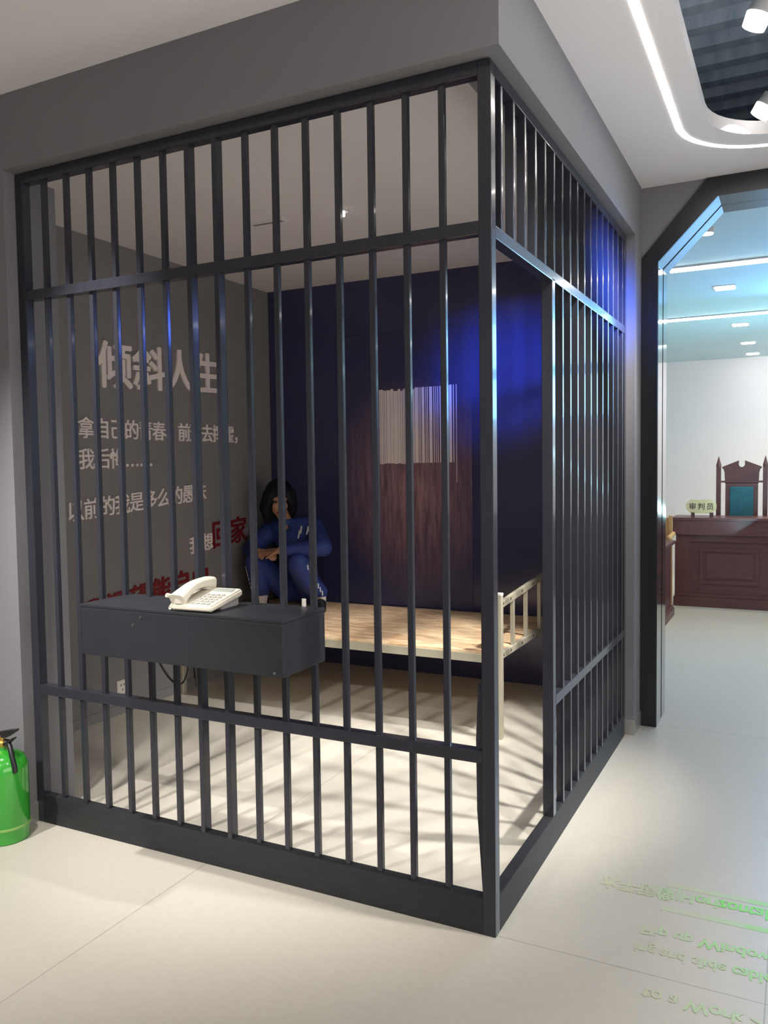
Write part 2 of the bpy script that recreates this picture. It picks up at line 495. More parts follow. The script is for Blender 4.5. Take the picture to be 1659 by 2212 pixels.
# ------------------------------------------------------------------ lighting fixtures
def ring_path(x0, x1, y0, y1, r):
    return rounded_rect(x0, x1, y0, y1, r, 14)
def flat_loop(path, wdt, z0, z1):
    bm = bmesh.new(); n = len(path); rows = []
    for k in range(n):
        a = Vector(path[k - 1]); b = Vector(path[k]); c = Vector(path[(k + 1) % n])
        t = (c - a).normalized(); nn = Vector((-t.y, t.x))
        p, q = b + nn * wdt / 2, b - nn * wdt / 2
        rows.append([bm.verts.new((p.x, p.y, z0)), bm.verts.new((q.x, q.y, z0)), bm.verts.new((q.x, q.y, z1)), bm.verts.new((p.x, p.y, z1))])
    for k in range(n):
        A, D = rows[k], rows[(k + 1) % n]
        for j in range(4):
            bm.faces.new((A[j], A[(j + 1) % 4], D[(j + 1) % 4], D[j]))
    return bm
tag(obj('led_strip_light', flat_loop(ring_path(0.332, 2.068, -4.4, 2.030, 0.42), 0.027, HC - 0.0015, HC + 0.002), M['strip']),
    'white led strip curving round the dark ceiling opening of the corridor', 'light')

def spot_lamp(loc, target, label, energy, size, col=(1.0, 0.965, 0.92), z_top=3.75, group=None, rad=0.03):
    x, y, z = loc
    t = thing('spotlight', label, 'light', (x, y, z), 0, group)
    d = (Vector(target) - Vector(loc)).normalized()
    p = Vector(loc)
    bm = bmesh.new(); cyl(bm, p - d * 0.085, p - d * 0.03, 0.040, 0.043, 28)
    obj('lamp_housing', bm, M['lampbody'], t, smooth=True)
    bm = bmesh.new(); cyl(bm, p - d * 0.035, p + d * 0.012, 0.0445, 0.040, 28)
    obj('lamp_lens', bm, M['lamp'], t)
    bm = bmesh.new(); cyl(bm, (x - d.x * 0.08, y - d.y * 0.08, z + 0.06), (x - d.x * 0.08, y - d.y * 0.08, z_top), 0.008, 0.008, 10)
    obj('stem', bm, M['lampbody'], t)
    light('lamp_light', 'SPOT', p + d * 0.03, energy, col, target, t, spot_size=math.radians(size), spot_blend=0.9, shadow_soft_size=rad)
    return t

G1 = 'spotlights in the ceiling opening'
spot_lamp((0.674, 0.92, 3.05), (-0.70, 1.25, 0), 'white spotlight near the top right corner, in the dark ceiling opening', L_SPOT * 4.6, 46, group=G1)
spot_lamp((0.661, 1.76, 3.05), (-1.25, 2.0, 0.45), 'white spotlight at the far rounded end of the dark ceiling opening', L_SPOT * 6.5, 42, group=G1, rad=0.09)
# further spots of the same rows, above and behind the camera's view
WARM = (1.0, 0.965, 0.92)
light('corridor_spot', 'SPOT', (0.68, 0.10, 3.03), L_SPOT * 2.4, WARM, (-0.95, 0.65, 0), None, spot_size=math.radians(50), spot_blend=0.9, shadow_soft_size=0.03)
light('corridor_spot', 'SPOT', (0.68, -0.72, 3.03), L_SPOT * 0.6, WARM, (-0.3, -1.0, 0), None, spot_size=math.radians(100), spot_blend=0.9, shadow_soft_size=0.03)
light('hall_spot', 'SPOT', (-1.72, -0.62, 2.94), L_FRONT * 1.3, WARM, (-1.30, 0.65, 0), None, spot_size=math.radians(50), spot_blend=0.9, shadow_soft_size=0.03)
light('hall_spot', 'SPOT', (-0.4, -2.5, 2.93), L_FRONT * 0.6, WARM, (-1.1, 0.7, 0), None, spot_size=math.radians(44), spot_blend=0.9, shadow_soft_size=0.03)
light('hall_spot', 'SPOT', (-2.03, -2.3, 2.93), L_FRONT * 2.4, WARM, (-1.8, 0.15, 0), None, spot_size=math.radians(54), spot_blend=0.9, shadow_soft_size=0.03)

def strip_bar(x0, x1, y, label):
    t = thing('led_strip_light', label, 'light', ((x0 + x1) / 2, y, HK), 0, 'straight led strips on the courtroom ceiling')
    obj('channel', B(x0, x1, y - 0.055, y + 0.055, HK - 0.012, HK), M['lampbody'], t)
    obj('diffuser', B(x0 + 0.01, x1 - 0.01, y - 0.045, y + 0.045, HK - 0.02, HK - 0.012), M['cstrip'], t)
strip_bar(-0.03, 2.9, 3.98, 'nearer of the two straight white led strips on the courtroom ceiling')
strip_bar(-0.42, 2.9, 6.18, 'farther of the two straight white led strips on the courtroom ceiling')
for k, (y, lab) in enumerate(((4.85, 'square downlight just behind the nearer courtroom led strip'), (6.85, 'square downlight just behind the farther courtroom led strip'),
                               (8.3, 'small third downlight from the portal in the courtroom row'), (9.4, 'faintest downlight at the back of the courtroom ceiling'))):
    t = thing('ceiling_downlight', lab, 'light', (0.285, y, HK), 0, 'row of courtroom downlights')
    obj('trim_ring', B(0.285 - 0.085, 0.285 + 0.085, y - 0.085, y + 0.085, HK - 0.006, HK), M['lampbody'], t)
    obj('lens', B(0.285 - 0.07, 0.285 + 0.07, y - 0.09 + 0.02, y + 0.07, HK - 0.012, HK - 0.006), M['lampdim'], t)
    if y < 9:
        light('lamp_light', 'SPOT', (0.285, y, HK - 0.04), L_COURT, (1.0, 0.72, 0.44), (0.285, y, 0), t, spot_size=math.radians(130), spot_blend=0.8, shadow_soft_size=0.06)
t = thing('ceiling_downlight', 'slanted bright downlight just inside the portal below its chamfered corner', 'light', (0.325, 3.0, HK))
bm = bmesh.new(); cyl(bm, (0.325, 3.0, HK), (0.325, 3.0, HK - 0.03), 0.045, 0.04, 24); obj('trim_ring', bm, M['lampbody'], t)
bm = bmesh.new(); cyl(bm, (0.325, 3.0, HK - 0.03), (0.325, 3.0, HK - 0.036), 0.034, 0.034, 24); obj('lens', bm, M['lamp'], t)
t = thing('ceiling_downlight', 'small bright downlight on the cell ceiling above the bars', 'light', (-1.344, 1.484, HCELL))
bm = bmesh.new(); cyl(bm, (-1.344, 1.484, HCELL), (-1.344, 1.484, HCELL - 0.008), 0.035, 0.033, 24); obj('trim_ring', bm, M['lampbody'], t)
bm = bmesh.new(); cyl(bm, (-1.344, 1.484, HCELL - 0.008), (-1.344, 1.484, HCELL - 0.03), 0.013, 0.012, 20); obj('lens', bm, M['lamp'], t)
t = thing('ceiling_vent', 'thin grey slot vent on the cell ceiling, left of the small downlight', 'vent', (-1.80, 1.46, HCELL))
obj('frame', B(-1.92, -1.69, 1.43, 1.49, HCELL - 0.006, HCELL), M['ceil_cell'], t)
obj('slot', B(-1.90, -1.71, 1.45, 1.47, HCELL - 0.008, HCELL - 0.005), M['wall'], t)

light('blue_glow_fill', 'SPOT', (1.2, 0.2, 2.62), L_BLUE, (0.06, 0.16, 1.0), (-0.93, 2.97, 2.13), None, spot_size=math.radians(16.5), spot_blend=1.0, shadow_soft_size=0.16)  # invented lamp, stands in for a blue glow on the back wall

# blue video screen hung in the courtroom right of the doorway (its light shows in the glossy bars)
t = thing('hanging_screen', 'large blue glowing double screen hung in the courtroom, mirrored in the bars', 'screen', (1.35, 5.4, 1.95), 0)
obj('bezel', B(0.72, 2.05, 5.40, 5.46, 1.93, HK - 0.01), M['blackp'], t)
obj('panel', B(0.74, 2.03, 5.392, 5.40, 2.44, HK - 0.03), M['screen'], t)
obj('panel', B(0.74, 2.03, 5.392, 5.40, 1.95, 2.33), M['screen'], t)

# ------------------------------------------------------------------ the barred cage
W, D, H = 2.05, 2.172, 2.70
cage = thing('barred_cage', 'dark steel barred cell front and side with open doorway', 'cage', (-1.0, 0.02, 0))
S = M['steel']
bv = 0.003
obj('post', B(-0.042, 0, 0, 0.042, 0, H, bv), S, cage)                 # corner
obj('post', B(-W, -W + 0.042, 0, 0.040, 0, H, bv), S, cage)            # left end
obj('post', B(-0.042, 0, 0.686, 0.727, 0.12, 2.19, bv), S, cage)       # door post
obj('post', B(-0.042, 0, D - 0.040, D, 0, H, bv), S, cage)             # far end
obj('rail', B(-W + 0.042, -0.042, 0.0, 0.04, H - 0.04, H, bv), S, cage)
obj('rail', B(-W + 0.042, -0.042, 0.0, 0.04, 2.19, 2.23, bv), S, cage)
obj('rail', B(-W + 0.042, -0.042, 0.0, 0.04, 0.553, 0.593, bv), S, cage)
obj('kick_board', B(-W + 0.042, -0.042, 0.0, 0.04, 0, 0.12, bv), M['kick'], cage)
obj('rail', B(-0.04, 0, 0.042, D - 0.04, H - 0.04, H, bv), S, cage)
obj('rail', B(-0.04, 0, 0.042, D - 0.04, 2.18, 2.22, bv), S, cage)
obj('rail', B(-0.04, 0, 0.727, D - 0.04, 0.55, 0.59, bv), S, cage)
obj('kick_board', B(-0.04, 0, 0.042, D - 0.04, 0, 0.12, bv), M['kick'], cage)
# front bars: fifteen, the seventh and eighth from the left are deep flats
xs = [-0.175 - 0.1241 * k for k in range(15)]
proto = {}
for k, x in enumerate(xs):
    deep = k in (7, 8)
    key = 'deep' if deep else 'thin'
    y0, y1 = (0.001, 0.039) if deep else (0.010, 0.030)
    if key not in proto:
        o = obj('bar', B(0, 0.020, y0, y1, 0.115, H - 0.035, 0.003), S, cage, local=True)
        o.location = (x + 1.0, -0.02, 0); proto[key] = o
    else:
        mesh_copy(proto[key], 'bar', cage, (x + 1.0, -0.02, 0))
ys = [0.098 + 0.1236 * k for k in range(17)]
pu = pl = None
for k, y in enumerate(ys):
    if y > D - 0.05:
        break
    if y < 0.74:
        if pu is None:
            pu = obj('bar', B(-0.030, -0.001, 0, 0.020, 2.215, H - 0.035, 0.003), S, cage, local=True); pu.location = (1.0, y - 0.02, 0)
        else:
            mesh_copy(pu, 'bar', cage, (1.0, y - 0.02, 0))
    else:
        if pl is None:
            pl = obj('bar', B(-0.030, -0.001, 0, 0.020, 0.115, H - 0.035, 0.003), S, cage, local=True); pl.location = (1.0, y - 0.02, 0)
        else:
            mesh_copy(pl, 'bar', cage, (1.0, y - 0.02, 0))
# worn door stop strip on the inner side of the corner post
bm = bmesh.new()
prism(bm, [(0.12, -0.043), (0.12, -0.046), (0.40, -0.064), (0.62, -0.066), (0.80, -0.058), (0.80, -0.043)], 'y', 0.012, 0.034)
for v in bm.verts:
    v.co = Vector((v.co.z, v.co.y, v.co.x))
obj('door_stop', bm, S, cage)

# ------------------------------------------------------------------ box fixed through the bars, phone on it
BX0, BX1, BY0, BY1, BZ0, BZ1 = -1.53, -0.64, -0.21, 0.055, 0.812, 1.0
t = thing('phone_shelf_box', 'dark grey box shelf fixed through the front bars, holding the telephone', 'shelf', (-1.09, -0.08, BZ0))
obj('body', B(BX0, BX1, BY0, BY1, BZ0, BZ1 - 0.012, 0.004), M['box'], t)
obj('top_board', B(BX0 - 0.001, BX1 + 0.001, BY0 - 0.001, BY1 + 0.001, BZ1 - 0.012, BZ1, 0.003), M['box'], t)
for x, z in ((-1.239, 0.968), (-1.275, 0.938), (-0.672, 0.826)):
    bm = bmesh.new(); cyl(bm, (x, BY0 - 0.003, z), (x, BY0 + 0.002, z), 0.0045, 0.0045, 12)
    obj('screw', bm, M['silver'], t)
o = obj('paper_tag', B(-0.728, -0.712, 0.046, 0.050, BZ1, BZ1 + 0.028, 0.001), M['whitep'])
tag(o, 'tiny white tag standing at the back right of the box shelf top', 'tag')

PH = thing('telephone', 'cream desk telephone with handset on its left side, on the box shelf', 'telephone', (-1.022, -0.108, BZ1), math.radians(3))
# local: x right, y back, z up; wedge body raised at the back
PW, PD = 0.170, 0.192
def wedge(z_front, z_back, x0, x1, y0, y1, zb0, zb1, bev=0.006):
    bm = bmesh.new()
    c = [(x0, y0, zb0), (x1, y0, zb0), (x1, y1, zb1), (x0, y1, zb1), (x0, y0, z_front), (x1, y0, z_front), (x1, y1, z_back), (x0, y1, z_back)]
    v = [bm.verts.new(p) for p in c]
    for f in ((0, 3, 2, 1), (4, 5, 6, 7), (0, 1, 5, 4), (1, 2, 6, 5), (2, 3, 7, 6), (3, 0, 4, 7)):
        bm.faces.new([v[k] for k in f])
    bmesh.ops.bevel(bm, geom=list(bm.edges), offset=bev, segments=3, affect='EDGES')
    return bm
obj('body', wedge(0.024, 0.060, -PW / 2, PW / 2, -PD / 2, PD / 2, 0.004, 0.034), M['cream'], PH, local=True, smooth=True)
obj('stand_foot', wedge(0.02, 0.04, -PW / 2 + 0.012, PW / 2 - 0.012, -0.02, PD / 2 - 0.008, 0.0, 0.0, 0.004), M['creamkey'], PH, local=True)
slope = (0.060 - 0.024) / PD
def zt(y):
    return 0.024 + (y + PD / 2) * slope
kp = None
for r in range(5):
    for c in range(4):
        x = -0.008 + c * 0.022; y = -0.075 + r * 0.022
        bm = box(bmesh.new(), -0.007, 0.007, -0.0055, 0.0055, -0.002, 0.0035, 0.0012) if kp is None else None
        if kp is None:
            kp = obj('key', bm, M['creamkey'], PH, local=True); o = kp
        else:
            o = kp.copy(); C.objects.link(o); o.parent = PH
        o.location = (x, y, zt(y)); o.rotation_euler = (math.atan(slope), 0, 0)
bm = box(bmesh.new(), -0.012, 0.066, 0.050, 0.078, -0.002, 0.003, 0.001)
for v in bm.verts:
    v.co.z += zt(v.co.y)
obj('display', bm, M['lcd'], PH, local=True)
# handset: arched grip with two ends, on the left
bm = bmesh.new()
n = 18; rings = []
for k in range(n + 1):
    s = k / n
    y = -0.092 + s * 0.188
    zc = zt(y) + 0.013 + 0.022 * math.sin(math.pi * s) ** 0.8
    hw = 0.025 + 0.006 * abs(2 * s - 1) ** 2
    th = 0.015 + 0.010 * abs(2 * s - 1) ** 3
    a = max(-1.0, min(1.0, -(2 * s - 1)))
    tilt = a * 0.35 + math.atan(slope)
    ring = []
    for j in range(16):
        q = 2 * math.pi * j / 16
        sx = math.copysign(abs(math.cos(q)) ** 0.6, math.cos(q)) * hw
        sz = math.copysign(abs(math.sin(q)) ** 0.6, math.sin(q)) * th
        ring.append(bm.verts.new((-0.058 + sx, y - sz * math.sin(tilt), zc + sz * math.cos(tilt))))
    rings.append(ring)
for a, b in zip(rings, rings[1:]):
    for j in range(16):
        bm.faces.new((a[j], a[(j + 1) % 16], b[(j + 1) % 16], b[j]))
bm.faces.new(rings[0]); bm.faces.new(rings[-1])
hs = obj('handset', bm, M['cream'], PH, local=True, smooth=True)
bm = bmesh.new(); cyl(bm, (-0.058, -0.074, zt(-0.074) - 0.001), (-0.058, -0.074, zt(-0.074) + 0.020), 0.022, 0.022); obj('mouthpiece', bm, M['cream'], hs, local=True, smooth=True)
bm = bmesh.new(); cyl(bm, (-0.058, 0.078, zt(0.078) - 0.001), (-0.058, 0.078, zt(0.078) + 0.020), 0.022, 0.022); obj('earpiece', bm, M['cream'], hs, local=True, smooth=True)
# coiled cord looping at the left front corner
pts = []
for k in range(260):
    s = k / 259
    ang = s * 2 * math.pi * 22
    py = -0.085 + 0.050 * math.sin(s * math.pi); pz = 0.008 + 0.048 * s; px = -0.096 - 0.014 * math.sin(s * math.pi)
    pts.append((px + 0.006 * math.cos(ang), py - 0.055 * s * 0.3 + 0.002 * math.sin(ang), pz + 0.006 * math.sin(ang)))
obj('coiled_cord', tube(bmesh.new(), pts, 0.0022, 6), M['cream'], PH, local=True, smooth=True)

# cable loop hanging under the box
pts = []
for k in range(25):
    s = k / 24
    pts.append((-1.41 + 0.175 * s, 0.045 + 0.03 * math.sin(s * 3.1), 0.815 - 0.165 * math.sin(math.pi * (0.04 + 0.93 * s)) ** 0.7))
tag(obj('cable', tube(bmesh.new(), pts, 0.0045), M['blackp'], smooth=True), 'black cable hanging in a loop below the box shelf', 'cable')
tag(obj('cable', tube(bmesh.new(), [(XL + 0.006, 1.96 + 0.004 * k, 0.34 - 0.034 * k) for k in range(11)], 0.004), M['blackp'], smooth=True),
    'thin dark cord running down the cell wall right of the socket', 'cable')
t = thing('wall_socket', 'pale wall socket low on the grey cell wall with lettering', 'socket', (XL, 1.315, 0.165))
obj('plate', B(XL, XL + 0.009, 1.272, 1.358, 0.122, 0.208, 0.002), M['whitep'], t)
for dy, dz in ((-0.012, 0.014), (0.012, 0.014), (0, -0.016)):
    obj('socket_hole', B(XL + 0.008, XL + 0.010, 1.315 + dy - 0.003, 1.315 + dy + 0.003, 0.165 + dz - 0.006, 0.165 + dz + 0.006), M['blackp'], t)

# ------------------------------------------------------------------ bed
BZ = 0.475
bed = thing('metal_bed', 'beige metal prison bed with bare plywood board inside the cage', 'bed', (-1.55, 2.38, 0))
XR, XLb, Y0, Y1 = -0.585, -2.83, 1.80, 2.94
def post(x0, y0, h):
    obj('leg', B(x0, x0 + 0.040, y0, y0 + 0.040, 0, h - 0.015, 0.003), M['bedmetal'], bed)
    obj('leg_cap', B(x0 - 0.001, x0 + 0.041, y0 - 0.001, y0 + 0.041, h - 0.015, h, 0.003), M['whitep'], bed)
post(XR - 0.04, Y0, 0.80); post(XR - 0.04, Y1 - 0.04, 0.88)
post(XLb, Y0, 0.462); post(XLb, Y1 - 0.04, 0.462)
def sloped_bar(x0, x1, y0, y1, za0, za1, zb0, zb1):
    bm = bmesh.new(); prism(bm, [(y0, za0), (y0, za1), (y1, zb1), (y1, zb0)], 'x', x0, x1); return bm
x0, x1 = XR - 0.033, XR - 0.007
obj('head_rail', sloped_bar(x0, x1, Y0 + 0.04, Y1 - 0.04, 0.715, 0.748, 0.785, 0.818), M['bedmetal'], bed)
for yy in (2.06, 2.31, 2.60):
    zz = 0.715 + (yy - Y0) / (Y1 - Y0) * 0.07
    obj('spindle', B(x0 + 0.003, x1 - 0.003, yy - 0.012, yy + 0.012, 0.468, zz + 0.004), M['bedmetal'], bed)
for x0, x1 in ((XR - 0.033, XR - 0.007), (XLb + 0.007, XLb + 0.033)):
    obj('end_rail', B(x0, x1, Y0 + 0.04, Y1 - 0.04, 0.435, 0.470 if x0 > -1 else 0.458, 0.002), M['bedmetal'], bed)
obj('side_rail', B(XLb + 0.04, XR - 0.04, Y0, Y0 + 0.03, 0.415, 0.462, 0.002), M['bedmetal'], bed)
obj('side_rail', B(XLb + 0.04, XR - 0.04, Y1 - 0.03, Y1, 0.415, 0.462, 0.002), M['bedmetal'], bed)
obj('board', B(XLb + 0.035, XR - 0.034, Y0 + 0.008, Y1 - 0.005, 0.462, BZ, 0.002), M['ply'], bed)
for yy in (1.86, 1.99, 2.20, 2.42, 2.66, 2.84):
    zz = 0.715 + (yy - Y0) / (Y1 - Y0) * 0.07
    obj('weld_mark', ball(bmesh.new(), (XR - 0.006, yy, zz + 0.02), 0.008, (0.4, 1, 1), 6), M['rust'], bed)
    obj('weld_mark', ball(bmesh.new(), (XR - 0.006, yy, 0.455), 0.008, (0.4, 1, 1), 6), M['rust'], bed)

# ------------------------------------------------------------------ back wall print
mur = thing('wall_mural', 'dark printed wall picture of a barred window glowing purple', 'picture', (-1.70, YB, 1.45))
obj('print', B(-2.25, -1.183, YB - 0.006, YB, BZ, 2.45), M['mural'], mur)
bm = bmesh.new()
z0, z1 = 1.515, 2.050
x = -1.895
wid = [.010, .016, .009, .013, .030, .022, .034, .018, .012, .010, .016, .011, .014, .010, .012]
gap = [.003, .003, .003, .003, .002, .002, .002, .003, .004, .004, .003, .004, .003, .004, .004]
for a, g in zip(wid, gap):
    box(bm, x, x + a, YB - 0.0075, YB - 0.0055, z0 - random.random() * 0.01, z1 - random.random() * 0.02); x += a + g
for a, g in ((.026, .005), (.005, .005), (.006, .007), (.020, .009), (.006, .007), (.006, .010), (.022, .011), (.006, .009), (.005, .010), (.005, .012), (.007, .013), (.012, .010), (.016, .012), (.005, .012)):
    if x > -1.335:
        break
    box(bm, x, x + a, YB - 0.0075, YB - 0.0055, z0, z1); x += a + g
box(bm, -1.345, -1.329, YB - 0.0075, YB - 0.0055, z0, z1 + 0.005)
box(bm, -1.318, -1.313, YB - 0.0075, YB - 0.0055, z0, z1 + 0.005)
box(bm, -1.296, -1.292, YB - 0.0075, YB - 0.0055, 1.375, z1 + 0.005)
obj('barred_window', bm, M['muralwhite'], mur)

# ------------------------------------------------------------------ wall lettering
ref = text_mesh('国', 0.0)
RH = max(v.co.y for v in ref.verts) - min(v.co.y for v in ref.verts)
RB = min(v.co.y for v in ref.verts)
RX0 = min(v.co.x for v in ref.verts); RX1 = max(v.co.x for v in ref.verts)
ref.free()
EM = RH / 0.90
def char_bm(ch, size, bold, depth):
    bm = heavy_text(ch, bold, 0.0002 / (size / EM))
    k = size / EM
    for v in bm.verts:
        v.co = Vector(((v.co.x - RX0) * k, (v.co.y - RB) * k, v.co.z * k))
    if depth and bm.faces:
        ex = bmesh.ops.extrude_face_region(bm, geom=list(bm.faces))
        bmesh.ops.translate(bm, vec=(0, 0, depth), verts=[v for v in ex['geom'] if isinstance(v, bmesh.types.BMVert)])
    return bm
def wall_line(label, chars, y0, z0, size, pitch, m, slope=0.0, bold=0.02, depth=0.006, grow=0.0, squeeze=1.0):
    t = thing('wall_lettering', label, 'lettering', (XL, y0, z0), 0, 'lettering on the grey cell wall')
    for i, ch in enumerate(chars):
        if ch == ' ':
            continue
        mm = m
        if isinstance(m, (list, tuple)):
            mm = m[i]
        s = size[i] if isinstance(size, (list, tuple)) else size + grow * i
        yy = y0 + (pitch[i] if isinstance(pitch, (list, tuple)) else pitch * i)
        bm = char_bm(ch, s, bold, depth)
        for v in bm.verts:
            a, b, c = v.co
            v.co = Vector((XL + c, yy + a * squeeze, z0 + b + slope * (yy - y0 + a * squeeze)))
        obj('character', bm, mm, t)
    return t
LT, RD = M['letter'], M['red']
wall_line('large pale raised title characters, topmost lettering on the grey cell wall', '倾斜人生', 1.215, 1.985, 0.285, 0.290, LT, slope=0.035, bold=0.026, depth=0.012)
wall_line('long pale line of characters just below the large title', '拿自己的青春、前途去挥霍，', 1.045, 1.680, 0.125, 0.1215, LT, slope=0.0, bold=0.018)
wall_line('short pale line ending in dots, second below the title', '我后悔……', 1.040, 1.500, 0.125, 0.122, LT, slope=0.01, bold=0.018)
wall_line('tilted pale line rising to the right, above the small red words', '以前的我是多么的愚昧', 0.945, 1.200, 0.125, 0.1225, LT, slope=0.065, bold=0.018)
wall_line('short line whose last two characters are bigger and dark red, near the person', '我想回家', 1.985, 0.915, [0.125, 0.125, 0.20, 0.20], [0, 0.125, 0.245, 0.455], [LT, LT, RD, RD], slope=0.06, bold=0.024)
wall_line('slanting dark red line partly hidden behind the box shelf', '我渴望能自由', 1.03, 0.575, 0.165, 0.195, RD, slope=0.075, bold=0.034, grow=0.004)

# ------------------------------------------------------------------ person on the bed
person = thing('person', 'long haired person in blue tracksuit sitting hunched on the bed, arms crossed', 'person', (-2.45, 2.75, BZ))
HD = Vector((-2.520, 2.575, 1.258))                    # head centre
face = Vector((0.60, -0.76, -0.26)).normalized()        # looks out and slightly down
side = Vector((0, 0, 1)).cross(face).normalized()       # person's left = picture right
upv = face.cross(side).normalized()
hrot = Matrix((side, face, upv)).transposed()
J = dict(pelvis=(-2.47, 2.80, 0.60), waist=(-2.48, 2.78, 0.76), chest=(-2.49, 2.71, 0.96), neck=(-2.50, 2.64, 1.09),
         shl=(-2.67, 2.71, 1.045), shr=(-2.31, 2.70, 1.060), ell=(-2.745, 2.53, 0.895), elr=(-2.150, 2.57, 0.925),
         wrl=(-2.565, 2.37, 0.905), wrr=(-2.395, 2.375, 0.915),
         hil=(-2.58, 2.76, 0.585), hir=(-2.37, 2.76, 0.585), knl=(-2.625, 2.415, 0.815), knr=(-2.270, 2.420, 0.820),
         anl=(-2.635, 2.50, 0.545), anr=(-2.205, 2.60, 0.545))
J = {k: Vector(v) for k, v in J.items()}
def hand(bm, wrist, direction, palm_n, thumb_side):
    d = direction.normalized(); s = d.cross(palm_n).normalized(); nrm = s.cross(d)
    c = wrist + d * 0.045
    for q in (-0.026, -0.009, 0.009, 0.026):
        capsule(bm, wrist + s * q * 0.6, 0.014, wrist + d * 0.085 + s * q, 0.0125)
    for q, ln in ((-0.029, 0.058), (-0.010, 0.075), (0.010, 0.080), (0.029, 0.068)):
        a = wrist + d * 0.085 + s * q
        b = a + (d * 0.85 - nrm * 0.35) * ln * 0.55 + s * q * 0.1
        e = b + (d * 0.55 - nrm * 0.8) * ln * 0.50
        capsule(bm, a, 0.0100, b, 0.0090); capsule(bm, b, 0.0090, e, 0.0075)
    a = wrist + d * 0.025 + s * 0.026 * thumb_side
    b = a + (d * 0.6 + s * 0.8 * thumb_side - nrm * 0.2) * 0.040; e = b + (d * 0.9 + s * 0.2 * thumb_side - nrm * 0.3) * 0.032
    capsule(bm, a, 0.013, b, 0.0105); capsule(bm, b, 0.0105, e, 0.0085)
def body_parts(bm):
    capsule(bm, J['pelvis'], 0.105, J['waist'], 0.095); capsule(bm, J['waist'], 0.095, J['chest'], 0.108)
    capsule(bm, J['chest'], 0.10, (J['shl'] + J['chest']) / 2 + Vector((0, 0, .03)), 0.075); capsule(bm, J['chest'], 0.10, (J['shr'] + J['chest']) / 2 + Vector((0, 0, .03)), 0.075)
    capsule(bm, J['chest'], 0.06, J['neck'], 0.048); capsule(bm, J['neck'], 0.046, HD - upv * 0.06, 0.048)
    for s, sgn in (('l', -1), ('r', 1)):
        capsule(bm, J['sh' + s], 0.050, J['el' + s], 0.038); capsule(bm, J['el' + s], 0.038, J['wr' + s], 0.025)
        capsule(bm, J['hi' + s], 0.082, J['kn' + s], 0.055); capsule(bm, J['kn' + s], 0.052, J['an' + s], 0.034)
        capsule(bm, J['an' + s], 0.034, J['an' + s] + Vector((0.02 * sgn, -0.03, -0.035)), 0.032)
        capsule(bm, J['an' + s] + Vector((0, 0.0, -0.035)), 0.030, J['an' + s] + Vector((0.05 * sgn + .02, -0.15, -0.045)), 0.024)
    hand(bm, J['wrl'], Vector((0.95, -0.10, -0.05)), Vector((0, -0.4, 1)), 1)
    hand(bm, J['wrr'], Vector((-0.95, -0.12, -0.10)), Vector((0, -0.4, 1)), -1)
    # head: skull, jaw, chin, nose, brow, cheeks, ears
    ball(bm, HD + upv * 0.025 - face * 0.012, 0.088, (0.88, 1.06, 1.05), 14, hrot)
    ball(bm, HD - upv * 0.045 + face * 0.022, 0.062, (0.92, 0.95, 1.10), 12, hrot)
    ball(bm, HD - upv * 0.100 + face * 0.058, 0.022, (1.1, 0.9, 0.9), 8, hrot)
    capsule(bm, HD + upv * 0.015 + face * 0.080, 0.009, HD - upv * 0.030 + face * 0.100, 0.013)
    for q in (-1, 1):
        ball(bm, HD + side * 0.034 * q - upv * 0.025 + face * 0.062, 0.024, (1, 0.8, 1), 8, hrot)
        capsule(bm, HD + side * 0.015 * q + upv * 0.032 + face * 0.082, 0.009, HD + side * 0.045 * q + upv * 0.030 + face * 0.066, 0.008)
        ball(bm, HD + side * 0.078 * q - face * 0.005, 0.030, (0.35, 0.7, 1.0), 8, hrot)
obj('body', blob(body_parts, 0.0062, 2), M['skin'], person, smooth=True)
for q in (-1, 1):
    obj('eye', ball(bmesh.new(), HD + side * 0.031 * q + upv * 0.012 + face * 0.075, 0.011, n=10), M['ink'], person, smooth=True)
bm = bmesh.new(); capsule(bm, HD - upv * 0.066 + face * 0.082 - side * 0.018, 0.006, HD - upv * 0.066 + face * 0.082 + side * 0.018, 0.006)
obj('lips', bm, M['red'], person, smooth=True)
def hair_parts(bm):
    ball(bm, HD + upv * 0.040 - face * 0.030, 0.108, (0.98, 1.0, 1.06), 16, hrot)
    ball(bm, HD - upv * 0.03 - face * 0.055, 0.100, (1.05, 0.80, 1.25), 14, hrot)
    ball(bm, HD + upv * 0.095 + face * 0.045, 0.048, (1.45, 0.8, 0.55), 12, hrot)
    for q, w_ in ((-1, 1.35), (1, 1.0)):
        p = HD + side * 0.086 * q + (face * 0.016 if q < 0 else face * 0.0)
        capsule(bm, p + upv * 0.06 + face * 0.015, 0.034, p - upv * 0.05 + side * 0.012 * q, 0.036 * w_)
        capsule(bm, p - upv * 0.05 + side * 0.012 * q, 0.036 * w_, p - upv * 0.15 - face * 0.01 - side * 0.004 * q, 0.022 * w_)
        capsule(bm, p + upv * 0.06 + face * 0.035 - side * 0.02 * q, 0.026, p - upv * 0.02 + face * 0.035, 0.022)
obj('hair', blob(hair_parts, 0.006, 3), M['hair'], person, smooth=True)
